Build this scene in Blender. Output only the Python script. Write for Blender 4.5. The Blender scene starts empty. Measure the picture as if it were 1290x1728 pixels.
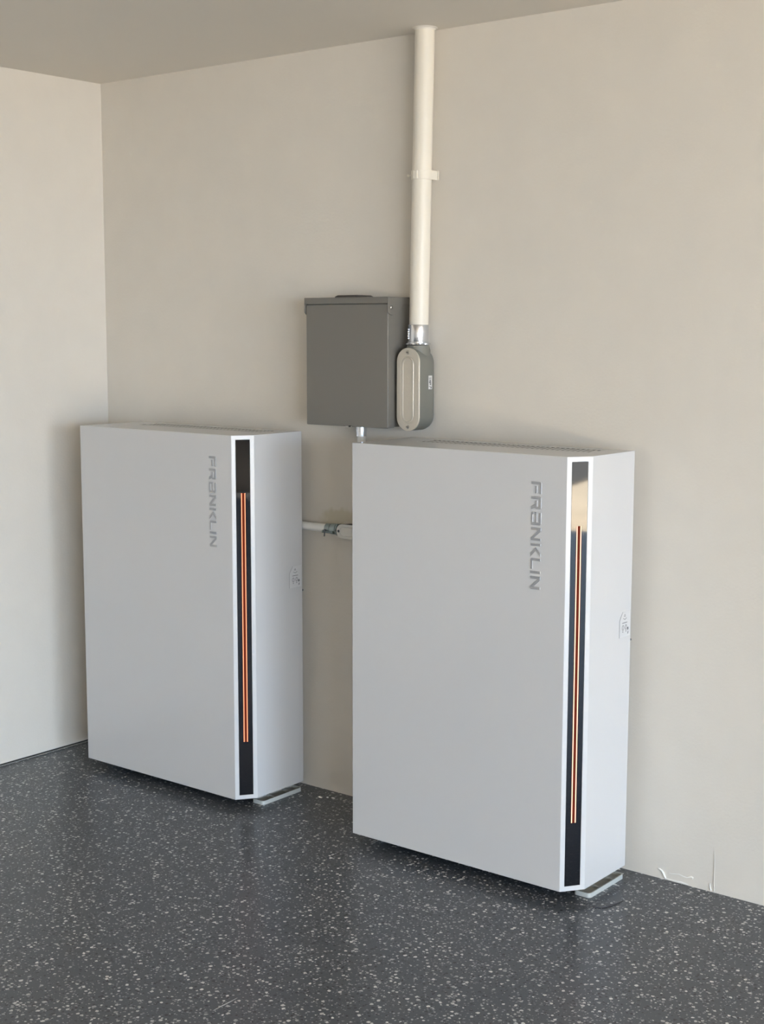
import bpy, bmesh, math, random
from mathutils import Vector, Matrix
PI = math.pi
S = bpy.context.scene
COL = S.collection

# ---------------------------------------------------------------- camera
cam_d = bpy.data.cameras.new('camera')
cam = bpy.data.objects.new('camera', cam_d)
COL.objects.link(cam)
YAW, PITCH, ROLL = 0.6735, -0.1281, 0.0015
fw = Vector((-math.sin(YAW) * math.cos(PITCH), math.cos(YAW) * math.cos(PITCH), math.sin(PITCH)))
rt = Vector((math.cos(YAW), math.sin(YAW), 0))
up = rt.cross(fw)
rt, up = rt * math.cos(ROLL) + up * math.sin(ROLL), up * math.cos(ROLL) - rt * math.sin(ROLL)
m = Matrix((rt, up, -fw)).transposed().to_4x4()
m.translation = Vector((4.005, -3.4213, 1.5026))
cam.matrix_world = m
cam_d.sensor_fit = 'HORIZONTAL'
cam_d.sensor_width = 36
cam_d.lens = 2399.58 * 36 / 1290
cam_d.clip_start = 0.05
S.camera = cam

# ---------------------------------------------------------------- light and exposure
S.view_settings.view_transform = 'Standard'
S.view_settings.look = 'None'
S.view_settings.exposure = 4.56
S.view_settings.gamma = 1
S.view_settings.use_curve_mapping = False
S.cycles.use_guiding = True
S.cycles.max_bounces = 12
S.cycles.diffuse_bounces = 8

XG = 8.9                      # plane of the open garage door
DOORS = [(-3.85, -1.58), (-7.40, -4.25)]      # open garage door; beyond a pier, a second one added for more light
OZ = 2.15
W = bpy.data.worlds.new('sky'); S.world = W
W.use_nodes = True
bg = W.node_tree.nodes['Background']
bg.inputs[0].default_value = (0.61, 0.79, 1.0, 1)
bg.inputs[1].default_value = 1.0
sun_d = bpy.data.lights.new('sun', 'SUN')
sun_d.energy = 8.5; sun_d.angle = 0.01; sun_d.color = (1.0, 0.89, 0.72)
sun = bpy.data.objects.new('sun', sun_d); COL.objects.link(sun)
sun.rotation_euler = Vector((0.25, 0.75, 1.0)).to_track_quat('Z', 'Y').to_euler()   # high sun, beyond the back wall side
for oy0, oy1 in DOORS:
    por_d = bpy.data.lights.new('door_daylight', 'AREA')
    por_d.shape = 'RECTANGLE'; por_d.size = OZ; por_d.size_y = oy1 - oy0
    por_d.cycles.is_portal = True
    por = bpy.data.objects.new('door_daylight', por_d); COL.objects.link(por)
    por.matrix_world = Matrix.Translation((XG + 0.02, (oy0 + oy1) / 2, OZ / 2)) @ Matrix(((0, 0, 1), (0, 1, 0), (-1, 0, 0))).to_4x4()   # shines towards -x

# ---------------------------------------------------------------- materials
def new_mat(name):
    mt = bpy.data.materials.new(name); mt.use_nodes = True
    return mt, mt.node_tree.nodes, mt.node_tree.links, mt.node_tree.nodes['Principled BSDF']
def mat(name, col, rough=0.5, metal=0.0, bump=0, bscale=200, spec=0.5, coat=0.0, coat_r=0.1, var=0.0, vscale=5):
    mt, N, L, P = new_mat(name)
    P.inputs['Base Color'].default_value = (*col, 1)
    P.inputs['Roughness'].default_value = rough
    P.inputs['Metallic'].default_value = metal
    P.inputs['Specular IOR Level'].default_value = spec
    P.inputs['Coat Weight'].default_value = coat
    P.inputs['Coat Roughness'].default_value = coat_r
    tc = N.new('ShaderNodeTexCoord')
    if bump:
        n = N.new('ShaderNodeTexNoise'); n.inputs['Scale'].default_value = bscale; n.inputs['Detail'].default_value = 3
        L.new(tc.outputs['Object'], n.inputs['Vector'])
        b = N.new('ShaderNodeBump'); b.inputs['Strength'].default_value = bump; b.inputs['Distance'].default_value = 0.001
        L.new(n.outputs['Fac'], b.inputs['Height']); L.new(b.outputs[0], P.inputs['Normal'])
    if var:
        n = N.new('ShaderNodeTexNoise'); n.inputs['Scale'].default_value = vscale; n.inputs['Detail'].default_value = 4
        L.new(tc.outputs['Object'], n.inputs['Vector'])
        r = N.new('ShaderNodeMapRange'); r.inputs['To Min'].default_value = 1 - var; r.inputs['To Max'].default_value = 1 + var
        L.new(n.outputs['Fac'], r.inputs['Value'])
        v = N.new('ShaderNodeVectorMath'); v.operation = 'SCALE'; v.inputs[0].default_value = col
        L.new(r.outputs[0], v.inputs['Scale']); L.new(v.outputs[0], P.inputs['Base Color'])
    return mt
def emit(name, col, strength):
    mt, N, L, P = new_mat(name)
    P.inputs['Base Color'].default_value = (0.02, 0.01, 0.01, 1)
    P.inputs['Emission Color'].default_value = (*col, 1)
    P.inputs['Emission Strength'].default_value = strength
    P.inputs['Roughness'].default_value = 0.6
    P.inputs['Specular IOR Level'].default_value = 0.0
    return mt

def wall_mat(name, col, stain=None):
    """painted masonry: soft orange-peel, a few blisters, an optional irregular rubbed patch"""
    mt, N, L, P = new_mat(name)
    P.inputs['Roughness'].default_value = 0.62
    P.inputs['Specular IOR Level'].default_value = 0.3
    tc = N.new('ShaderNodeTexCoord')
    n1 = N.new('ShaderNodeTexNoise'); n1.inputs['Scale'].default_value = 130; n1.inputs['Detail'].default_value = 4
    n2 = N.new('ShaderNodeTexNoise'); n2.inputs['Scale'].default_value = 9; n2.inputs['Detail'].default_value = 5
    n3 = N.new('ShaderNodeTexVoronoi'); n3.inputs['Scale'].default_value = 7
    for n in (n1, n2, n3): L.new(tc.outputs['Object'], n.inputs['Vector'])
    sp = N.new('ShaderNodeMapRange'); sp.inputs['From Min'].default_value = 0.02; sp.inputs['From Max'].default_value = 0.05
    sp.inputs['To Min'].default_value = 1; sp.inputs['To Max'].default_value = 0; sp.interpolation_type = 'SMOOTHSTEP'
    L.new(n3.outputs['Distance'], sp.inputs['Value'])
    a = N.new('ShaderNodeMath'); a.operation = 'MULTIPLY_ADD'; a.inputs[1].default_value = 2.5
    L.new(n2.outputs['Fac'], a.inputs[0]); L.new(n1.outputs['Fac'], a.inputs[2])
    c = N.new('ShaderNodeMath'); c.operation = 'MULTIPLY_ADD'; c.inputs[1].default_value = 0.5
    L.new(sp.outputs[0], c.inputs[0]); L.new(a.outputs[0], c.inputs[2])
    b = N.new('ShaderNodeBump'); b.inputs['Strength'].default_value = 0.35; b.inputs['Distance'].default_value = 0.0012
    L.new(c.outputs[0], b.inputs['Height']); L.new(b.outputs[0], P.inputs['Normal'])
    r = N.new('ShaderNodeMapRange'); r.inputs['To Min'].default_value = 0.965; r.inputs['To Max'].default_value = 1.035
    L.new(n2.outputs['Fac'], r.inputs['Value'])
    v = N.new('ShaderNodeVectorMath'); v.operation = 'SCALE'; v.inputs[0].default_value = col
    L.new(r.outputs[0], v.inputs['Scale'])
    out = v.outputs[0]
    if stain:
        (sx, sz, rx, rz) = stain
        se = N.new('ShaderNodeSeparateXYZ')
        dn = N.new('ShaderNodeTexNoise'); dn.inputs['Scale'].default_value = 22
        L.new(tc.outputs['Object'], dn.inputs['Vector'])
        mp = N.new('ShaderNodeVectorMath'); mp.operation = 'MULTIPLY_ADD'
        mp.inputs[1].default_value = (0.09, 0, 0.09)
        L.new(dn.outputs['Color'], mp.inputs[0]); L.new(tc.outputs['Object'], mp.inputs[2])
        sb = N.new('ShaderNodeVectorMath'); sb.operation = 'SUBTRACT'; sb.inputs[1].default_value = (sx + .045, 0, sz + .045)
        L.new(mp.outputs[0], sb.inputs[0])
        ml = N.new('ShaderNodeVectorMath'); ml.operation = 'MULTIPLY'; ml.inputs[1].default_value = (1 / rx, 0, 1 / rz)
        L.new(sb.outputs[0], ml.inputs[0])
        ln = N.new('ShaderNodeVectorMath'); ln.operation = 'LENGTH'; L.new(ml.outputs[0], ln.inputs[0])
        mr = N.new('ShaderNodeMapRange'); mr.inputs['From Min'].default_value = 0.7; mr.inputs['From Max'].default_value = 1.1
        mr.inputs['To Min'].default_value = 0.75; mr.inputs['To Max'].default_value = 0
        L.new(ln.outputs['Value'], mr.inputs['Value'])
        mx = N.new('ShaderNodeMix'); mx.data_type = 'RGBA'
        L.new(mr.outputs[0], mx.inputs['Factor']); L.new(out, mx.inputs['A'])
        mx.inputs['B'].default_value = (col[0] * 0.80, col[1] * 0.78, col[2] * 0.66, 1)
        out = mx.outputs['Result']
    L.new(out, P.inputs['Base Color'])
    return mt

def floor_mat():
    """dark blue-grey epoxy with broadcast white and black chips"""
    mt, N, L, P = new_mat('flaked_epoxy')
    P.inputs['Roughness'].default_value = 0.30
    P.inputs['Specular IOR Level'].default_value = 0.35
    tc = N.new('ShaderNodeTexCoord')
    wn = N.new('ShaderNodeTexNoise'); wn.inputs['Scale'].default_value = 160; wn.inputs['Detail'].default_value = 2
    L.new(tc.outputs['Object'], wn.inputs['Vector'])
    wa = N.new('ShaderNodeVectorMath'); wa.operation = 'MULTIPLY_ADD'; wa.inputs[1].default_value = (0.007, 0.007, 0)
    L.new(wn.outputs['Color'], wa.inputs[0]); L.new(tc.outputs['Object'], wa.inputs[2])
    cl = N.new('ShaderNodeTexNoise'); cl.inputs['Scale'].default_value = 6; cl.inputs['Detail'].default_value = 3
    L.new(tc.outputs['Object'], cl.inputs['Vector'])
    base = N.new('ShaderNodeMix'); base.data_type = 'RGBA'
    L.new(cl.outputs['Fac'], base.inputs['Factor'])
    base.inputs['A'].default_value = (0.066, 0.073, 0.084, 1); base.inputs['B'].default_value = (0.078, 0.086, 0.099, 1)
    out = base.outputs['Result']
    def layer(out, scale, rmax, dens, col, off, amt=1.0):
        ad = N.new('ShaderNodeVectorMath'); ad.operation = 'ADD'; ad.inputs[1].default_value = (off, off * 1.7, 0)
        L.new(wa.outputs[0], ad.inputs[0])
        vo = N.new('ShaderNodeTexVoronoi'); vo.voronoi_dimensions = '2D'; vo.inputs['Scale'].default_value = scale
        L.new(ad.outputs[0], vo.inputs['Vector'])
        se = N.new('ShaderNodeSeparateColor'); L.new(vo.outputs['Color'], se.inputs[0])
        rr = N.new('ShaderNodeMath'); rr.operation = 'MULTIPLY'; rr.inputs[1].default_value = rmax
        L.new(se.outputs[0], rr.inputs[0])
        lt = N.new('ShaderNodeMath'); lt.operation = 'LESS_THAN'
        L.new(vo.outputs['Distance'], lt.inputs[0]); L.new(rr.outputs[0], lt.inputs[1])
        pk = N.new('ShaderNodeMath'); pk.operation = 'LESS_THAN'; pk.inputs[1].default_value = dens
        L.new(se.outputs[1], pk.inputs[0])
        mu = N.new('ShaderNodeMath'); mu.operation = 'MULTIPLY'
        L.new(lt.outputs[0], mu.inputs[0]); L.new(pk.outputs[0], mu.inputs[1])
        br = N.new('ShaderNodeMapRange'); br.inputs['To Min'].default_value = amt * 0.35; br.inputs['To Max'].default_value = amt
        L.new(se.outputs[2], br.inputs['Value'])
        m2 = N.new('ShaderNodeMath'); m2.operation = 'MULTIPLY'
        L.new(mu.outputs[0], m2.inputs[0]); L.new(br.outputs[0], m2.inputs[1])
        mx = N.new('ShaderNodeMix'); mx.data_type = 'RGBA'
        L.new(m2.outputs[0], mx.inputs['Factor']); L.new(out, mx.inputs['A']); mx.inputs['B'].default_value = (*col, 1)
        return mx.outputs['Result']
    out = layer(out, 105, 0.44, 0.46, (0.015, 0.017, 0.020), 3.1)
    out = layer(out, 125, 0.38, 0.46, (0.34, 0.35, 0.36), 7.7)
    out = layer(out, 86, 0.42, 0.34, (0.72, 0.72, 0.70), 11.3)
    L.new(out, P.inputs['Base Color'])
    nb = N.new('ShaderNodeTexNoise'); nb.inputs['Scale'].default_value = 25; nb.inputs['Detail'].default_value = 3
    L.new(tc.outputs['Object'], nb.inputs['Vector'])
    b = N.new('ShaderNodeBump'); b.inputs['Strength'].default_value = 0.12; b.inputs['Distance'].default_value = 0.002
    L.new(nb.outputs['Fac'], b.inputs['Height']); L.new(b.outputs[0], P.inputs['Normal'])
    return mt

WALLC = (0.665, 0.628, 0.570)
M = dict(
    wall=wall_mat('wall_paint', WALLC, (1.10, 0.905, 0.075, 0.035)),
    wall2=wall_mat('wall_paint_plain', WALLC),
    ceil=mat('ceiling_paint', (0.71, 0.675, 0.62), 0.8, bump=0.2, bscale=90),
    floor=floor_mat(),
    drive=mat('driveway_concrete', (0.62, 0.535, 0.42), 0.9, var=0.15, vscale=2),
    road=mat('asphalt', (0.07, 0.07, 0.07), 0.9, var=0.5, vscale=60),
    white=mat('white_powder_coat', (0.565, 0.565, 0.57), 0.22, bump=0.05, bscale=500),
    frame=mat('bright_white_frame', (0.80, 0.81, 0.82), 0.25),
    black=mat('black_metal', (0.01, 0.01, 0.012), 0.6),
    glass=mat('black_glass', (0.003, 0.003, 0.005), 0.03, spec=0.26),
    line_glow=emit('dim_painted_glow', (1.0, 0.13, 0.03), 0.006),
    led_l=emit('led_red_orange', (1.0, 0.34, 0.18), 0.085),
    led_r=emit('led_pale_orange', (1.0, 0.56, 0.37), 0.105),
    letter=mat('letter_grey_metal', (0.40, 0.40, 0.41), 0.35, metal=0.5),
    letter_l=mat('letter_light_metal', (0.38, 0.38, 0.39), 0.32, metal=0.4),
    sticker=mat('sticker_white', (0.57, 0.57, 0.575), 0.35),
    ink=mat('ink_dark', (0.10, 0.10, 0.11), 0.6),
    ink2=mat('ink_grey', (0.36, 0.36, 0.37), 0.6),
    foot=mat('grey_plastic', (0.46, 0.48, 0.47), 0.45),
    box=mat('grey_enamel', (0.165, 0.155, 0.138), 0.42, bump=0.05, bscale=300),
    boxdark=mat('dark_brown_enamel', (0.06, 0.05, 0.045), 0.5),
    cast=mat('grey_casting', (0.17, 0.17, 0.15), 0.5, bump=0.15, bscale=400),
    castcover=mat('aluminium_cover', (0.52, 0.48, 0.41), 0.42, metal=0.25, bump=0.12, bscale=350, var=0.06, vscale=30),
    castcover2=mat('painted_cover', (0.62, 0.61, 0.57), 0.5),
    zinc=mat('bright_zinc', (0.72, 0.74, 0.78), 0.18, metal=1.0, bump=0.1, bscale=60),
    zincdull=mat('dull_zinc', (0.30, 0.34, 0.32), 0.30, metal=0.85, var=0.2, vscale=80),
    screw=mat('screw_steel', (0.45, 0.43, 0.40), 0.3, metal=0.9),
    pipe=mat('painted_pipe', (0.76, 0.715, 0.63), 0.4, bump=0.08, bscale=80),
    pvc=mat('white_conduit', (0.72, 0.71, 0.67), 0.4),
    dark=mat('dark_gap', (0.02, 0.02, 0.02), 0.8),
    plaster=mat('white_plaster', (0.82, 0.81, 0.78), 0.8, bump=0.4, bscale=200),
    wire=mat('dark_wire', (0.03, 0.03, 0.035), 0.4),
    trim=mat('pale_edge', (0.35, 0.35, 0.34), 0.5),
)

# ---------------------------------------------------------------- helpers
def link(name, bm, mt, parent=None, smooth=False, bevel=0, seg=2):
    me = bpy.data.meshes.new(name)
    bmesh.ops.recalc_face_normals(bm, faces=bm.faces)
    bm.to_mesh(me); bm.free()
    for x in (mt if isinstance(mt, (list, tuple)) else [mt]): me.materials.append(x)
    o = bpy.data.objects.new(name, me); COL.objects.link(o)
    if parent: o.parent = parent
    if smooth:
        me.polygons.foreach_set('use_smooth', [True] * len(me.polygons))
        me.set_sharp_from_angle(angle=math.radians(35))
    if bevel:
        b = o.modifiers.new('bevel', 'BEVEL'); b.width = bevel; b.segments = seg; b.limit_method = 'ANGLE'
        b.angle_limit = math.radians(25); b.harden_normals = False
    return o
def thing(name, label, cat, loc=(0, 0, 0), group=None):
    o = bpy.data.objects.new(name, None); COL.objects.link(o); o.location = loc
    o.empty_display_size = 0.05
    o['label'] = label; o['category'] = cat
    if group: o['group'] = group
    return o
def tag(o, label, cat, group=None):
    o['label'] = label; o['category'] = cat
    if group: o['group'] = group
    return o
def box(bm, x0, x1, y0, y1, z0, z1, mi=0):
    v = [bm.verts.new((x, y, z)) for x in (x0, x1) for y in (y0, y1) for z in (z0, z1)]
    for f in ((0, 1, 3, 2), (4, 6, 7, 5), (0, 4, 5, 1), (2, 3, 7, 6), (0, 2, 6, 4), (1, 5, 7, 3)):
        bm.faces.new([v[i] for i in f]).material_index = mi
    return bm
def B(*a): return box(bmesh.new(), *a)
def struct(name, bm, mt):
    o = link(name, bm, mt); o['kind'] = 'structure'; return o
def frame_axis(d):
    d = Vector(d).normalized()
    a = Vector((0, 0, 1)) if abs(d.z) < 0.9 else Vector((1, 0, 0))
    u = d.cross(a).normalized(); v = d.cross(u)
    return d, u, v
def lathe(bm, origin, d, prof, n=40):
    """prof: list of (distance along d, radius)"""
    o = Vector(origin); d, u, v = frame_axis(d)
    rings = []
    for t, r in prof:
        if r < 1e-6: rings.append([bm.verts.new(o + d * t)])
        else: rings.append([bm.verts.new(o + d * t + (u * math.cos(a) + v * math.sin(a)) * r) for a in (2 * PI * i / n for i in range(n))])
    for A, C in zip(rings, rings[1:]):
        for i in range(n):
            j = (i + 1) % n
            if len(A) == 1 and len(C) == 1: continue
            if len(A) == 1: bm.faces.new((A[0], C[i], C[j]))
            elif len(C) == 1: bm.faces.new((A[i], A[j], C[0]))
            else: bm.faces.new((A[i], A[j], C[j], C[i]))
    for R_ in (rings[0], rings[-1]):
        if len(R_) > 1: bm.faces.new(R_)
    return bm
def LT(*a, **k): return lathe(bmesh.new(), *a, **k)
def tube(bm, pts, r, n=10):
    pts = [Vector(p) for p in pts]; rings = []
    for i, p in enumerate(pts):
        t = (pts[min(i + 1, len(pts) - 1)] - pts[max(i - 1, 0)])
        rr = r[i] if isinstance(r, (list, tuple)) else r
        _, u, v = frame_axis(t)
        rings.append([bm.verts.new(p + (u * math.cos(2 * PI * k / n) + v * math.sin(2 * PI * k / n)) * rr) for k in range(n)])
    for A, C in zip(rings, rings[1:]):
        for k in range(n): bm.faces.new((A[k], A[(k + 1) % n], C[(k + 1) % n], C[k]))
    bm.faces.new(rings[0]); bm.faces.new(rings[-1])
    return bm
def stadium(cx, cz, w, h, n=14, horiz=False):
    """outline points (a, b); long axis b (or a when horiz)"""
    r = w / 2; s = h / 2 - r; P_ = []
    for i in range(n + 1):
        a = PI * i / n; P_.append((math.cos(a) * r, s + math.sin(a) * r))
    for i in range(n + 1):
        a = PI + PI * i / n; P_.append((math.cos(a) * r, -s + math.sin(a) * r))
    if horiz: P_ = [(b, -a) for a, b in P_]
    return [(cx + a, cz + b) for a, b in P_]
def loft_y(bm, loops, cap0=True, cap1=True):
    """loops: list of (y, outline) with the same number of points; outlines in xz"""
    rings = [[bm.verts.new((a, y, b)) for a, b in pts] for y, pts in loops]
    n = len(rings[0])
    for A, C in zip(rings, rings[1:]):
        for i in range(n): bm.faces.new((A[i], A[(i + 1) % n], C[(i + 1) % n], C[i]))
    if cap0: bm.faces.new(rings[0])
    if cap1: bm.faces.new(rings[-1])
    return bm
def prism(bm, pts, f0, f1, t0, t1):
    """pts 2D; f(p,t)->3D"""
    A = [bm.verts.new(f0(p, t0)) for p in pts]; C = [bm.verts.new(f1(p, t1)) for p in pts]
    n = len(pts)
    for i in range(n): bm.faces.new((A[i], A[(i + 1) % n], C[(i + 1) % n], C[i]))
    bm.faces.new(A); bm.faces.new(C)
    return bm

# ---------------------------------------------------------------- the room
H = 2.3585
YF = -8.1
struct('floor', B(-0.15, XG + 0.15, YF - 0.15, 0.15, -0.12, 0), M['floor'])
struct('ceiling', B(-0.15, XG + 0.15, YF - 0.15, 0.15, H, H + 0.12), M['ceil'])
wb = struct('wall_back', B(-0.15, XG + 0.15, 0, 0.15, 0, H), M['wall'])
struct('wall_left', B(-0.15, 0, YF, 0, 0.007, H), M['wall2'])
struct('trim_1', B(-0.15, -0.006, YF, 0, 0, 0.007), M['dark'])          # dark joint under the left wall
struct('trim_2', B(-0.006, 0.003, YF, -0.001, 0, 0.0015), M['trim'])    # pale edge of the floor coating at the left wall
struct('wall_front', B(-0.15, XG + 0.15, YF - 0.15, YF, 0, H), M['wall2'])
bm = bmesh.new()
(a0, a1), (b0, b1) = DOORS
box(bm, XG, XG + 0.15, a1, 0, 0, OZ); box(bm, XG, XG + 0.15, b1, a0, 0, OZ); box(bm, XG, XG + 0.15, YF, b0, 0, OZ); box(bm, XG, XG + 0.15, YF, 0, OZ, H)
struct('wall_right', bm, M['wall2'])
struct('driveway', B(XG + 0.15, XG + 30, -16, 14, -0.14, -0.02), M['drive'])
bm = bmesh.new()   # street beyond, with a curving kerb line
pts = []
for y in [14, 5, 1] + [-1.9 - 0.05 * i for i in range(28)] + [-4, -8, -16]:
    pts.append((12.4 + 1.3 * math.tanh((y + 2.52) * 9), y))
pts += [(XG + 30, -16), (XG + 30, 14)]
prism(bm, pts, lambda p, t: (p[0], p[1], t), lambda p, t: (p[0], p[1], t), -0.05, 0.0)
struct('street', bm, M['road'])

# peeling paint and a hairline ridge at the foot of the back wall
bm = bmesh.new()
def curl(pts, r):
    tube(bm, [(x, -0.0015, z) for x, z in pts], r, 6)
curl([(2.252, .0275), (2.258, .0268), (2.265, .0235), (2.270, .017), (2.2735, .010), (2.277, .005)], [.0012, .002, .0025, .003, .0028, .002])
curl([(2.287, .022), (2.300, .0235), (2.316, .0262), (2.330, .0232), (2.340, .0225), (2.352, .0275), (2.358, .0265), (2.357, .0225)], [.0007, .001, .001, .0013, .0015, .0025, .0025, .001])
curl([(2.275, .004), (2.30, .0042), (2.325, .005), (2.345, .0035)], [.0012, .0018, .0022, .001])
curl([(2.4075, .024), (2.409, .012), (2.412, .004)], [.0008, .0015, .002])
link('peeling_paint', bm, M['plaster'], wb, smooth=True)
bm = bmesh.new()
curl([(2.4185, .115), (2.4195, .07), (2.4190, .03), (2.421, .004)], [.0005, .0009, .0010, .0013])
link('plaster_ridge', bm, M['wall2'], wb, smooth=True)

# ---------------------------------------------------------------- battery cabinets
CW, CD, GAP, C1, C2, CH = 0.7508, 0.2758, 0.050, 0.0417, 0.0580, 1.150
Yf, Yb = -(GAP + CD), -GAP
VX0, VX1, VY0, VY1 = 0.112, 0.688, -0.168, -0.088      # vent opening in the top

def glyphs():
    """each letter as a list of stroke polygons on a 1-high grid (x along the word, y up); returns [(advance, polys)]"""
    t = 0.22
    def q(x0, y0, x1, y1): return [(x0, y0), (x1, y0), (x1, y1), (x0, y1)]
    F = [[(0, 0), (t, 0), (t, .78), (1.0, .78), (1.0, 1), (.12, 1), (0, .88)], q(.34, .38, .95, .58)]
    R_ = [[(0, 0), (t, 0), (t, .78), (.84, .78), (.84, .60), (.34, .60), (.34, .40), (.62, .40), (.82, 0), (1.08, 0), (.90, .38), (1.04, .44), (1.04, .92), (.95, 1), (.12, 1), (0, .88)]]
    Nn = [[(0, 0), (0, 1), (.28, 1), (.86, .30), (.86, 1), (1.08, 1), (1.08, .06), (1.02, 0), (.84, 0), (.22, .72), (.22, 0)]]
    K = [q(0, 0, t, 1), [(.30, .5), (.80, 1), (1.10, 1), (.60, .5), (1.10, 0), (.80, 0)]]
    L_ = [[(0, 1), (t, 1), (t, .22), (.92, .22), (.92, 0), (.10, 0), (0, .10)]]
    I = [q(0, 0, t, 1)]
    # the squared "a": one outline, its counter opened by a hair-thin slit
    A = [[(.05, 1), (.95, 1), (1.08, .88), (1.08, 0), (.10, 0), (0, .10), (0, .298), (.22, .298), (.22, .18), (.84, .18), (.84, .42),
          (.22, .42), (.22, .302), (0, .302), (0, .50), (.10, .60), (.84, .60), (.84, .80), (.05, .80)]]
    return [(1.20, F), (1.28, R_), (1.28, A), (1.30, Nn), (1.22, K), (1.06, L_), (.44, I), (1.08, Nn)]

def battery(x, z0, label, led, letmat, letsx, letsz):
    root = thing('battery_cabinet', label, 'battery', (x, 0, 0), 'white wall batteries with a light strip')
    z1 = z0 + CH
    A, Bq, C, D, E_ = (0, Yf), (CW - C1, Yf), (CW, Yf + C2), (CW, Yb), (0, Yb)
    bm = bmesh.new()
    V = lambda p, z: bm.verts.new((p[0], p[1], z))
    lo = [V(p, z0) for p in (A, Bq, C, D, E_)]; hi = [V(p, z1) for p in (A, Bq, C, D, E_)]
    hole = [(VX0, VY0), (VX1, VY0), (VX1, VY1), (VX0, VY1)]
    ht = [V(p, z1) for p in hole]; hb = [V(p, z1 - 0.0026) for p in hole]
    for i in range(5):
        j = (i + 1) % 5
        f = bm.faces.new((lo[i], lo[j], hi[j], hi[i]))
        if i == 1: cham = f
    bm.faces.new(lo[::-1]).material_index = 1
    a, b, c, d, e = hi
    bm.faces.new((a, b, ht[1], ht[0])); bm.faces.new((b, c, d, ht[2], ht[1]))
    bm.faces.new((d, e, ht[3], ht[2])); bm.faces.new((e, a, ht[0], ht[3]))
    for i in range(4):
        j = (i + 1) % 4; bm.faces.new((ht[i], ht[j], hb[j], hb[i])).material_index = 1
    bm.faces.new(hb).material_index = 1  # shallow black floor stands in for the shaded depth of the vent
    # recess in the chamfered corner for the glass strip
    bmesh.ops.recalc_face_normals(bm, faces=bm.faces)
    nrm = cham.normal.copy()
    bmesh.ops.inset_region(bm, faces=[cham], thickness=0.0136, use_even_offset=True)
    r = bmesh.ops.extrude_face_region(bm, geom=[cham])
    vs = [g for g in r['geom'] if isinstance(g, bmesh.types.BMVert)]
    bmesh.ops.translate(bm, verts=vs, vec=-nrm * 0.003)
    bm.faces.remove(cham) if cham.is_valid else None
    link('housing', bm, [M['white'], M['dark']], root, bevel=0.0016, seg=2)
    # frame of the chamfer: glass, two light lines and their painted glow laid in the recess
    ctr = Vector((CW - C1 / 2, Yf + C2 / 2, 0)); tx = Vector((C1, C2, 0)).normalized(); nn = Vector((C2, -C1, 0)).normalized()
    wid = math.hypot(C1, C2)
    def slab(u0, u1, za, zb, n0, n1):
        bm = bmesh.new(); vs = []
        for u in (u0, u1):
            for n_ in (n0, n1):
                for z in (za, zb):
                    p = ctr + tx * u + nn * n_; vs.append(bm.verts.new((p.x, p.y, z)))
        for f in ((0, 1, 3, 2), (4, 6, 7, 5), (0, 4, 5, 1), (2, 3, 7, 6), (0, 2, 6, 4), (1, 5, 7, 3)): bm.faces.new([vs[i] for i in f])
        return bm
    hw = wid / 2 - 0.0139
    gl = link('glass_strip', slab(-hw, hw, z0 + 0.0139, z1 - 0.0139, -0.003, -0.0006), M['glass'], root)
    za, zb = z0 + 0.186, z0 + 0.972
    link('painted_glow', slab(-0.0074, 0.0074, za, zb, -0.0010, -0.00045), M['line_glow'], gl)  # emission imitating the red light scattered around the lines
    for s in (-1, 1):
        link('light_line', slab(s * 0.0052 - 0.0013, s * 0.0052 + 0.0013, za, zb, -0.0010, -0.0003), led, gl)
    # perforated vent in the top
    bm = bmesh.new(); nrow = 3; px = 0.0160; zt = z1 - 0.0006
    ry = (VY1 - VY0) / nrow
    def quad(x0, x1, y0, y1, sk=0.0):
        bm.faces.new([bm.verts.new(p) for p in ((x0, y0, zt), (x1, y0, zt), (x1, y1, zt), (x0, y1, zt))])
    for r_ in range(nrow):
        y0 = VY0 + ry * r_; ya, yb, y1 = y0 + ry * 0.24, y0 + ry * 0.76, y0 + ry
        quad(VX0, VX1, y0, ya); quad(VX0, VX1, yb, y1)
        xx = VX0 + 0.010 + (px / 2 if r_ % 2 else 0); last = VX0
        while xx + 0.0095 < VX1 - 0.006:
            quad(last, xx, ya, yb)
            x2 = xx + 0.0090
            last = x2; xx += px
        quad(last, VX1, ya, yb)
    link('vent_grille', bm, M['white'], root)
    # raised word running down the front
    bm = bmesh.new(); G = glyphs(); hgt = 0.0305
    tot = sum(g[0] for g in G); k = letsz[0] - letsz[1]; k /= tot
    pos = 0
    yb_, yt_ = Yf + 0.0005, Yf - 0.0016
    for adv, polys in G:
        for pg in polys:
            # word runs downwards, letter tops point to +x
            pts = [(letsx + py * hgt, letsz[0] - (pos + pxx) * k) for pxx, py in pg]
            prism(bm, pts, lambda p, t: (p[0], t, p[1]), lambda p, t: (p[0], t, p[1]), yb_, yt_)
        pos += adv
    link('raised_lettering', bm, letmat, root, bevel=0.0004, seg=1)
    # marking label on the right side, near the rear edge
    xs = CW
    zc = z0 + 0.651
    st = bmesh.new()
    out = [(-0.113, zc), (-0.113, zc + 0.047), (-0.097, zc + 0.069), (-0.056, zc + 0.069), (-0.056, zc)]
    prism(st, out, lambda p, t: (t, p[0], p[1]), lambda p, t: (t, p[0], p[1]), xs - 0.0003, xs + 0.0007)
    lab = link('marking_label', st, M['sticker'], root)
    st = bmesh.new()
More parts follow.
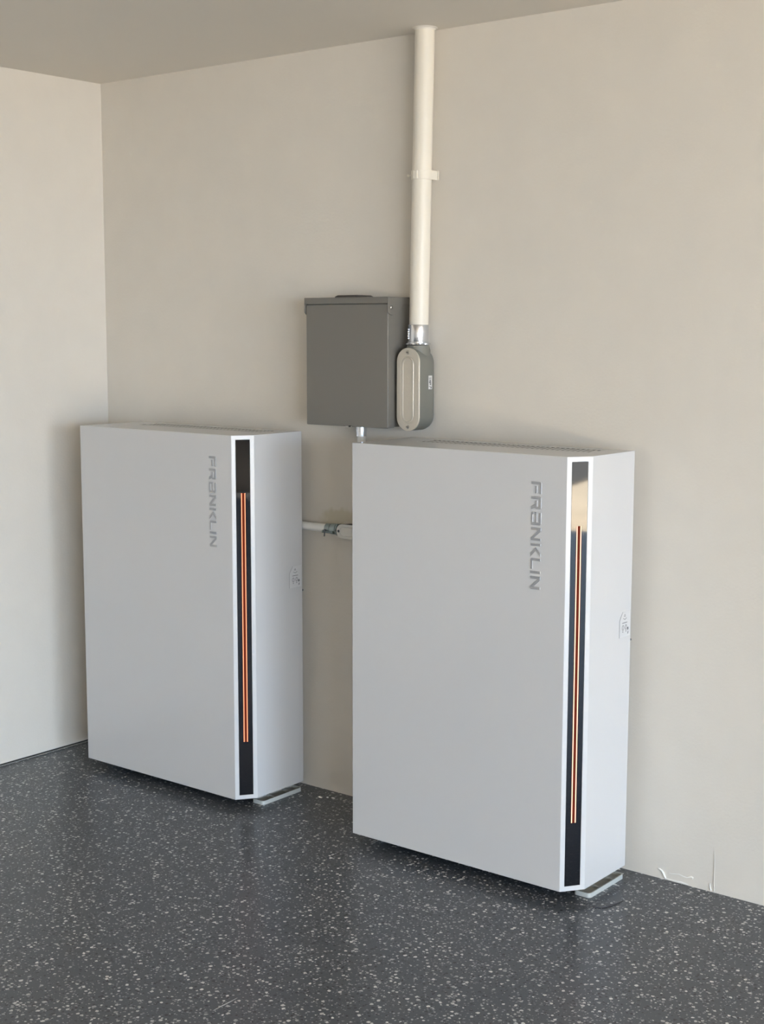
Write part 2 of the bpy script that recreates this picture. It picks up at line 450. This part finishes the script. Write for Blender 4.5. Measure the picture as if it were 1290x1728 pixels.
    def seg(p, q_, w, x1=0.0010):
        p, q_ = Vector((xs, *p)), Vector((xs, *q_)); d = (q_ - p).normalized(); s_ = Vector((1, 0, 0)).cross(d) * w / 2
        a = [p - s_, p + s_, q_ + s_, q_ - s_]
        lo_ = [st.verts.new(v + Vector((0.0005, 0, 0))) for v in a]; hi_ = [st.verts.new(v + Vector((x1, 0, 0))) for v in a]
        for i in range(4): st.faces.new((lo_[i], lo_[(i + 1) % 4], hi_[(i + 1) % 4], hi_[i]))
        st.faces.new(hi_)
    for i in (0, 1): seg(out[i], out[i + 1], 0.0014)
    link('label_outline', st, M['ink2'], lab)
    st = bmesh.new()
    seg((-0.099, zc + 0.0385), (-0.072, zc + 0.0385), 0.0016)
    seg((-0.094, zc + 0.051), (-0.085, zc + 0.047), 0.0012); seg((-0.085, zc + 0.047), (-0.076, zc + 0.051), 0.0012)
    seg((-0.090, zc + 0.057), (-0.082, zc + 0.0565), 0.0018); seg((-0.0875, zc + 0.0605), (-0.0835, zc + 0.0605), 0.0018)
    def ring(cy, cz, ry_, rz_, w=0.0014):
        pp = [(cy + math.cos(i * PI / 6) * ry_, cz + math.sin(i * PI / 6) * rz_) for i in range(13)]
        for a_, b_ in zip(pp, pp[1:]): seg(a_, b_, w)
    ring(-0.0945, zc + 0.0255, 0.0042, 0.0068); ring(-0.0785, zc + 0.0255, 0.0042, 0.0065)
    seg((-0.0960, zc + 0.0145), (-0.0930, zc + 0.0145), 0.0030); seg((-0.0800, zc + 0.0150), (-0.0770, zc + 0.0150), 0.0030)
    seg((-0.0680, zc + 0.0170), (-0.0680, zc + 0.0245), 0.0060); seg((-0.0680, zc + 0.0060), (-0.0660, zc + 0.0130), 0.0030)
    link('label_symbols', st, M['ink'], lab)
    # small latch stud at the rear edge
    link('latch_stud', LT((CW - 0.003, Yb - 0.001, zc - 0.014), (0.3, 1, 0), [(-0.002, 0), (-0.002, 0.0032), (0.005, 0.0032), (0.006, 0)], n=16), M['ink'], root, smooth=True)
    # dark base and rear wall bracket
    link('base_plate', B(0.03, CW - 0.075, Yf + 0.05, Yb - 0.02, z0 - 0.012, z0 + 0.001), M['black'], root)
    link('wall_bracket', B(0.06, CW - 0.10, Yb - 0.004, -0.0005, 0.30, 1.08), M['black'], root)
    # moulded foot trays at both ends
    for fx0, fx1 in ((CW - 0.0475, CW + 0.0035), (-0.0015 + 0.004, 0.0515)):
        fb = bmesh.new(); f0, f1 = -0.2455, -0.0610; hz = 0.0130
        t_ = 0.0040; rr = 0.010
        # outer outline with rounded outer corners
        def outl(i_):
            x0, x1, y0, y1, r_ = fx0 + i_, fx1 - i_, f0 + i_, f1 - i_, max(rr - i_, 0.002)
            P_ = []
            for (cx, cy, a0) in ((x1 - r_, y1 - r_, 0), (x0 + r_, y1 - r_, PI / 2), (x0 + r_, y0 + r_, PI), (x1 - r_, y0 + r_, 1.5 * PI)):
                for k_ in range(6):
                    a_ = a0 + k_ * PI / 10; P_.append((cx + math.cos(a_) * r_, cy + math.sin(a_) * r_))
            return P_
        R0 = [fb.verts.new((*p, 0.0)) for p in outl(0)]; R1 = [fb.verts.new((*p, hz)) for p in outl(0)]
        R2 = [fb.verts.new((*p, hz)) for p in outl(t_)]; R3 = [fb.verts.new((*p, 0.0045)) for p in outl(t_)]
        n_ = len(R0)
        for P1, P2 in ((R0, R1), (R1, R2), (R2, R3)):
            for i in range(n_): fb.faces.new((P1[i], P1[(i + 1) % n_], P2[(i + 1) % n_], P2[i]))
        fb.faces.new(R0); fb.faces.new(R3)
        foot = link('foot', fb, M['foot'], root, smooth=True)
        for yc in (-0.188, -0.116):   # curved ribs across the tray
            rb = bmesh.new(); n2 = 10; ring_o = []
            x0, x1 = fx0 + t_ * 0.5, fx1 - t_ * 0.5
            inner, outer = [], []
            for i in range(n2 + 1):
                s_ = i / n2; xx = x0 + (x1 - x0) * s_
                bow = 0.016 * (1 - math.sqrt(max(0, 1 - s_ ** 2.2))) if s_ < 1 else 0.016
                inner.append((xx, yc - bow + 0.007)); outer.append((xx, yc - bow + 0.0120))
            prism(rb, inner + outer[::-1], lambda p, t: (p[0], p[1], t), lambda p, t: (p[0], p[1], t), 0.0035, hz)
            link('rib', rb, M['foot'], foot)
        # levelling pad between tray and housing
        link('levelling_pad', LT((min(max((fx0 + fx1) / 2, 0.035), CW - 0.060), -0.15, 0.0005), (0, 0, 1), [(0, 0.011), (z0 + 0.001, 0.011)], n=20), M['black'], foot)
    return root

battery(0.2360, 0.0293, 'white battery cabinet in the corner beside the left wall, with red-orange light lines', M['led_l'], M['letter_l'], 0.8487 - 0.2360, (1.1115, 0.8285))
battery(1.4261, 0.0319, 'white battery cabinet nearest the camera, with pale orange light lines and darker grey lettering', M['led_r'], M['letter'], 2.0300 - 1.4261, (1.1130, 0.8315))

# ---------------------------------------------------------------- grey disconnect box
bx0, bx1, bz0, bz1, bd = 1.0715, 1.3915, 1.2090, 1.5960, 0.120
root = thing('disconnect_box', 'grey metal electrical disconnect box fixed on the back wall between the batteries', 'electrical box', (bx0, 0, bz0))
w_, h_ = bx1 - bx0, bz1 - bz0
link('enclosure', B(0.002, w_ - 0.001, -bd + 0.006, 0, 0.003, h_ - 0.003), M['box'], root, bevel=0.001)
# door: folded front panel, slightly proud, with returned edges
bm = bmesh.new()
box(bm, 0, w_, -bd, -bd + 0.006, 0, h_ - 0.0205)
link('door', bm, M['box'], root, bevel=0.0022, seg=3)
link('door_flange', B(w_ - 0.0008, w_ + 0.0010, -bd + 0.004, -bd + 0.030, 0.001, h_ - 0.03), M['box'], root, bevel=0.0006)
# rain hood
bm = bmesh.new()
o_ = 0.0045
box(bm, -o_, w_ + 0.003, -bd - 0.004, 0, h_ - 0.0035, h_)
box(bm, -o_, w_ + 0.003, -bd - 0.004, -bd - 0.0015, h_ - 0.0185, h_ - 0.0035)
ear = [(-bd - 0.004, h_ - 0.002), (0, h_ - 0.002), (0, h_ - 0.021), (-bd + 0.072, h_ - 0.021), (-bd + 0.062, h_ - 0.024), (-bd + 0.044, h_ - 0.044),
       (-bd + 0.034, h_ - 0.052), (-bd + 0.018, h_ - 0.054), (-bd + 0.002, h_ - 0.050), (-bd - 0.004, h_ - 0.044)]
for xa, xb in ((w_ + 0.0008, w_ + 0.0045), (-o_, -o_ + 0.002)):
    prism(bm, ear, lambda p, t: (t, p[0], p[1]), lambda p, t: (t, p[0], p[1]), xa, xb)
hood = link('rain_hood', bm, M['box'], root, bevel=0.0008, seg=2)
link('screw', LT((w_ + 0.0045, -bd + 0.011, h_ - 0.031), (1, 0, 0), [(0, 0.0055), (0.0015, 0.0055), (0.003, 0.004), (0.0036, 0)], n=20), M['screw'], hood, smooth=True)
# hub closing plate on top
hx = 0.142; hy = -0.060
bm = bmesh.new()
base = [(hx - .042, hy - .042), (hx + .042, hy - .042), (hx + .042, hy + .042), (hx - .042, hy + .042)]
topp = [(hx - .036, hy - .036), (hx + .036, hy - .036), (hx + .036, hy + .036), (hx - .036, hy + .036)]
b0 = [bm.verts.new((*p, h_)) for p in base]; b1 = [bm.verts.new((*p, h_ + 0.003)) for p in base]; b2 = [bm.verts.new((*p, h_ + 0.0075)) for p in topp]
for P1, P2 in ((b0, b1), (b1, b2)):
    for i in range(4): bm.faces.new((P1[i], P1[(i + 1) % 4], P2[(i + 1) % 4], P2[i]))
bm.faces.new(b2); bm.faces.new(b0)
link('hub_plate', bm, M['boxdark'], root, bevel=0.001)
# latch at the bottom of the door
bm = bmesh.new()
box(bm, 0.158, 0.182, -bd - 0.0035, -bd + 0.004, -0.0035, 0.0015)
lt_ = link('latch', bm, M['screw'], root, bevel=0.0006)
link('latch_slot', B(0.172, 0.180, -bd - 0.0040, -bd - 0.001, -0.001, 0.0035), M['dark'], lt_)

# ---------------------------------------------------------------- tall pipe from the ceiling into the conduit body
PB, PT = Vector((1.4490, -0.0455, 1.500)), Vector((1.4665, -0.0455, H))
root = thing('conduit_pipe', 'tall cream painted pipe running from the ceiling down to the silver coupling', 'pipe', PB)
link('pipe_wall', LT((0, 0, 0), PT - PB, [(0, 0.0285), ((PT - PB).length + 0.002, 0.0285)], n=64), M['pipe'], root, smooth=True)
d_ = PT - PB
link('ceiling_sealant', LT((d_.x, d_.y, d_.z + 0.001), (0, 0, -1), [(0, 0.037), (0.0020, 0.036), (0.004, 0.031), (0.008, 0.0290), (0.0082, 0)], n=40), M['ceil'], root, smooth=True)
# clamp strap holding the pipe, a part of the pipe run
zs = 1.9455 - 1.500
cx = d_.x * zs / d_.z
bm = bmesh.new(); ri, ro, hh, yc = 0.0287, 0.0312, 0.0130, 0.0
L_i = [(0.0370, 0.0334), (ri - 0.001, 0.0334), (ri, 0.028), (ri, yc)]; L_o = [(0.0370, 0.0308), (ro, 0.0308), (ro + 0.0002, 0.027), (ro, yc)]
for i in range(1, 24):
    a = -PI * i / 24
    L_i.append((math.cos(a) * ri, yc + math.sin(a) * ri)); L_o.append((math.cos(a) * ro, yc + math.sin(a) * ro))
L_i += [(-ri, yc), (-ri, 0.012)]; L_o += [(-ro, yc), (-ro, 0.012)]
rings = [[bm.verts.new((cx + p[0], p[1], zs + z)) for p in L] for L in (L_i, L_o) for z in (-hh, hh)]
n = len(L_i)
for i in range(n - 1):
    bm.faces.new((rings[0][i], rings[0][i + 1], rings[1][i + 1], rings[1][i]))
    bm.faces.new((rings[2][i], rings[2][i + 1], rings[3][i + 1], rings[3][i]))
    bm.faces.new((rings[0][i], rings[0][i + 1], rings[2][i + 1], rings[2][i]))
    bm.faces.new((rings[1][i], rings[1][i + 1], rings[3][i + 1], rings[3][i]))
for i in (0, n - 1): bm.faces.new((rings[0][i], rings[1][i], rings[3][i], rings[2][i]))
strap = link('strap', bm, M['pipe'], root, smooth=True, bevel=0.0006)
link('strap_lug', B(cx - 0.0085, cx + 0.0075, -0.0338, -0.0280, zs - 0.0118, zs + 0.0118), M['pipe'], strap, bevel=0.0012)
link('strap_screw', LT((cx - 0.030, -0.012, zs + 0.001), (-1, 0, 0), [(0, 0.0022), (0.010, 0.0022), (0.010, 0.0034), (0.014, 0.0032), (0.015, 0.002), (0.015, 0)], n=18), M['pipe'], strap, smooth=True)

# silver coupling
root = thing('pipe_coupling', 'shiny silver coupling joining the tall pipe to the grey conduit body', 'coupling', (1.4475, -0.0455, 1.455))
link('sleeve', LT((0, 0, 0.008), (0.015, 0, 1), [(0, 0.0298), (0.002, 0.0305), (0.050, 0.0305), (0.0520, 0.0298), (0.0525, 0.028)], n=48), M['zinc'], root, smooth=True)
bm = bmesh.new()
pts = []
for i in range(48):
    a = 2 * PI * i / 48; r = 0.0345 + 0.0022 * math.cos(8 * a); pts.append((math.cos(a) * r, math.sin(a) * r))
prism(bm, pts, lambda p, t: (p[0], p[1], t), lambda p, t: (p[0], p[1], t), 0.0015, 0.0060)
link('locknut', bm, M['zinc'], root, smooth=True, bevel=0.0010)
link('collar_ring', LT((0, 0, 0.0065), (0, 0, 1), [(0, 0.0325), (0.0035, 0.0325), (0.0050, 0.030)], n=40), M['zinc'], root, smooth=True)
bm = bmesh.new(); random.seed(4)      # embossed marks on the left of the sleeve
for r_ in range(2):
    for i in range(5):
        a = PI * (1.22 + 0.11 * r_); zc = 0.020 + i * 0.0065
        c_ = Vector((math.cos(a) * 0.0305, math.sin(a) * 0.0305, zc)); u = Vector((-math.sin(a), math.cos(a), 0)); o3 = Vector((math.cos(a), math.sin(a), 0))
        for s in ((-.0014, .0006), (.0010, .0006)):
            for hgt in ((-.0016, .0016),) if (i + r_) % 2 else ((-.0016, -.0006), (.0006, .0018)):
                vs = []
                for uu in (s[0], s[0] + s[1] * 2):
                    for oo in (-.0005, .0007):
                        for zz in hgt: vs.append(bm.verts.new(c_ + u * uu + o3 * oo + Vector((0, 0, zz))))
                for f in ((0, 1, 3, 2), (4, 6, 7, 5), (0, 4, 5, 1), (2, 3, 7, 6), (0, 2, 6, 4), (1, 5, 7, 3)): bm.faces.new([vs[k] for k in f])
link('embossed_marks', bm, M['zinc'], root)

# grey conduit body with an oval cover
LX, LZ = 1.4462, 1.3250
root = thing('conduit_fitting', 'large grey conduit body with a pale oval cover, right of the grey box', 'conduit fitting', (LX, 0, 1.2030))
dz = LZ - 1.2030
bm = bmesh.new()
loops = []
for y, w, h in ((-0.0085, 0.058, 0.205), (-0.012, 0.070, 0.222), (-0.020, 0.080, 0.236), (-0.032, 0.0845, 0.243), (-0.060, 0.0840, 0.243), (-0.0890, 0.0820, 0.243)):
    loops.append((y, stadium(0, dz, w, h)))
loft_y(bm, loops)
lathe(bm, (0.001, -0.0455, dz + 0.075), (0, 0, 1), [(0, 0.0365), (0.040, 0.0365), (0.052, 0.0335), (0.0545, 0.0335)], n=40)
link('body', bm, M['cast'], root, smooth=True)
link('side_hub', LT((-0.036, -0.047, 0.040), (-1, 0, 0), [(0, 0.027), (0.012, 0.0265), (0.0185, 0.024), (0.0190, 0)], n=36), M['boxdark'], root, smooth=True)
bm = bmesh.new()
yc = -0.0890
S_ = lambda w, h: stadium(0, dz, w, h)
loft_y(bm, [(yc, S_(.0835, .2450)), (yc - .0042, S_(.0835, .2450)), (yc - .0052, S_(.0815, .2430)), (yc - .0052, S_(.0500, .1990)), (yc - .0034, S_(.0475, .1965)),
            (yc - .0034, S_(.0440, .1930)), (yc - .0066, S_(.0400, .1890)), (yc - .0064, S_(.0370, .1860)), (yc - .0046, S_(.0330, .1820))])
cov = link('oval_cover', bm, M['castcover'], root, smooth=True)
cov['label'] = 'pale cast oval cover'
for s in (-1, 1):
    sc = link('cover_screw', LT((0, yc - .0050, dz + s * 0.1095), (0, -1, 0), [(0, 0.0058), (0.0016, 0.0055), (0.0026, 0.0035), (0.0028, 0)], n=24), M['screw'], cov, smooth=True)
    link('screw_slot', B(-0.0042, 0.0042, yc - .0083, yc - .0070, dz + s * 0.1095 - 0.0007, dz + s * 0.1095 + 0.0007), M['dark'], cov)
# faint cast marks on the cover
bm = bmesh.new(); random.seed(8)
for i in range(7):
    z = dz + 0.035 - i * 0.013
    box(bm, -0.004, -0.004 + 0.005 + 0.003 * (i % 2), yc - .0051, yc - .0044, z, z + 0.0016)
    box(bm, -0.004, -0.0022, yc - .0051, yc - .0044, z, z + 0.007)
link('cast_marks', bm, M['castcover'], cov)
# white label with dark print on the right side of the body
bm = bmesh.new()
lx = 0.0421
box(bm, lx - 0.001, lx + 0.0006, -0.0490, -0.0315, dz + 0.001, dz + 0.041)
lab = link('side_label', bm, M['sticker'], root)
bm = bmesh.new()
for i, (a, b, c, d) in enumerate(((.033, .0345, -.046, -.036), (.030, .0310, -.046, -.038), (.0245, .0280, -.044, -.038), (.0195, .0235, -.046, -.037), (.0140, .0180, -.043, -.0365), (.0085, .0100, -.047, -.036), (.0035, .0070, -.040, -.034))):
    box(bm, lx, lx + 0.0009, c, d, dz + a, dz + b)
link('label_print', bm, M['ink'], lab)

# ---------------------------------------------------------------- conduit below the box
root = thing('conduit_drop', 'short upright conduit with a silver nut under the grey box', 'conduit', (1.2290, -0.045, 0.925))
link('conduit_tube', LT((0, 0, 0), (0, 0, 1), [(0, 0.0133), (0.262, 0.0133)], n=32), M['pvc'], root, smooth=True)
link('conduit_connector', LT((0, 0, 0.2490), (0, 0, 1), [(0, 0.0140), (0.001, 0.0162), (0.016, 0.0162), (0.0165, 0.0175), (0.0350, 0.0175)], n=32), M['zinc'], root, smooth=True)

# ---------------------------------------------------------------- short horizontal conduit between the cabinets
zc = 0.8745; yc = -0.034
root = thing('conduit_link', 'short level white conduit coming out from behind the left battery', 'conduit', (0.960, yc, zc))
link('conduit_tube', LT((-0.075, 0, 0), (1, 0, 0), [(0, 0.0133), (0.205, 0.0133)], n=32), M['pvc'], root, smooth=True)
root = thing('conduit_connector', 'dull zinc screw connector at the right end of the level white conduit', 'connector', (1.0780, yc, zc))
link('connector_sleeve', LT((0, 0, 0), (1, 0, 0), [(0, 0.0142), (0.001, 0.0158), (0.0200, 0.0160), (0.0205, 0.0150), (0.0230, 0.0150), (0.0235, 0.0175), (0.0440, 0.0178), (0.0445, 0.0165), (0.0620, 0.0165)], n=32), M['zincdull'], root, smooth=True)
bm = bmesh.new()
pts = [(math.cos(2 * PI * i / 6) * .0205, math.sin(2 * PI * i / 6) * .0205) for i in range(6)]
prism(bm, pts, lambda p, t: (t, p[0], p[1]), lambda p, t: (t, p[0], p[1]), 0.047, 0.053)
link('hex_nut', bm, M['zincdull'], root, bevel=0.001)
link('clamp_screw', LT((-0.004, -0.0165, -0.0085), (1, 0, 0), [(0, 0), (0, .0045), (.004, .0045), (.0045, .0022), (.040, .0022), (.0405, .0048), (.045, .0048), (.045, 0)], n=16), M['zincdull'], root, smooth=True)
link('clamp_bolt', LT((0.006, -0.0165, -0.0010), (0, -0.15, -1), [(0, 0), (0, .0040), (.006, .0040), (.0065, .0024), (.023, .0024), (.023, 0)], n=16), M['ink'], root, smooth=True)
# tee conduit body, partly hidden behind the front cabinet
root = thing('tee_fitting', 'white-covered conduit fitting half hidden behind the right battery', 'conduit fitting', (1.2290, 0, zc))
bm = bmesh.new()
loft_y(bm, [(-0.008, stadium(0, 0, 0.030, 0.160, horiz=True)), (-0.016, stadium(0, 0, 0.040, 0.172, horiz=True)), (-0.056, stadium(0, 0, 0.042, 0.176, horiz=True))])
lathe(bm, (-0.080, yc, 0), (-1, 0, 0), [(0, 0.0190), (0.0150, 0.0190)], n=28)
lathe(bm, (0, -0.0400, 0.012), (0, 0, 1), [(0, 0.0175), (0.042, 0.0175)], n=28)
link('body', bm, M['boxdark'], root, smooth=True)
bm = bmesh.new()
T_ = lambda w, h: stadium(0, 0, w, h, horiz=True)
loft_y(bm, [(-0.056, T_(.0450, .1780)), (-0.0600, T_(.0450, .1780)), (-0.0610, T_(.0435, .1765)), (-0.0610, T_(.0310, .1500)), (-0.0600, T_(.0290, .1480)), (-.0622, T_(.0260, .1450))])
cov = link('cover', bm, M['castcover2'], root, smooth=True)
link('cover_screw', LT((-0.0800, -0.0608, 0), (0, -1, 0), [(0, 0.0042), (0.0014, 0.0040), (0.0018, 0)], n=20), M['ink'], cov, smooth=True)
link('cover_screw', LT((0.0800, -0.0608, 0), (0, -1, 0), [(0, 0.0042), (0.0014, 0.0040), (0.0018, 0)], n=20), M['ink'], cov, smooth=True)

# ---------------------------------------------------------------- small things on the floor
bm = bmesh.new()
tube(bm, [(2.214, -0.292, 0.0016), (2.2245, -0.2885, 0.0020), (2.2345, -0.280, 0.0022), (2.2440, -0.2666, 0.0022), (2.2500, -0.252, 0.0022), (2.2548, -0.2345, 0.0020), (2.2565, -0.218, 0.0018), (2.2560, -0.203, 0.0012)],
     [0.0006, .0014, .0022, .0028, .0024, .0018, .0012, .0005], 8)
tag(link('wire_offcut', bm, M['wire'], smooth=True), 'thin dark curved wire offcut on the floor right of the nearest battery foot', 'wire')
bm = bmesh.new()
tube(bm, [(1.8483, -1.3160, 0.0008), (1.8478, -1.292, 0.0010), (1.8485, -1.265, 0.0010), (1.8477, -1.2400, 0.0008)], [.0004, .0009, .0009, .0004], 6)
tag(link('pale_thread', bm, M['trim'], smooth=True), 'short pale straight thread lying on the floor at the front left', 'thread')
random.seed(3)
def crumb(x, y, sx, sy, sz):
    bm = bmesh.new(); bmesh.ops.create_icosphere(bm, subdivisions=2, radius=1)
    for v in bm.verts:
        k = 1 + random.uniform(-.25, .25); v.co = Vector((v.co.x * sx * k, v.co.y * sy * k, max(v.co.z, -0.6) * sz * k))
    zm = min(v.co.z for v in bm.verts)
    for v in bm.verts: v.co += Vector((x, y, -zm))
    return bm
for (x, y, sx, sy, lab) in ((1.0805, -0.0750, .0085, .0040, 'largest white plaster crumb on the floor between the batteries'),
                            (1.1010, -0.0620, .0040, .0025, 'small white plaster crumb just right of the largest one, between the batteries'),
                            (1.1200, -0.0560, .0070, .0030, 'white plaster crumb furthest right on the floor between the batteries')):
    tag(link('plaster_crumb', crumb(x, y, sx, sy, 0.002), M['plaster'], smooth=True), lab, 'crumb', 'white plaster crumbs at the foot of the wall')
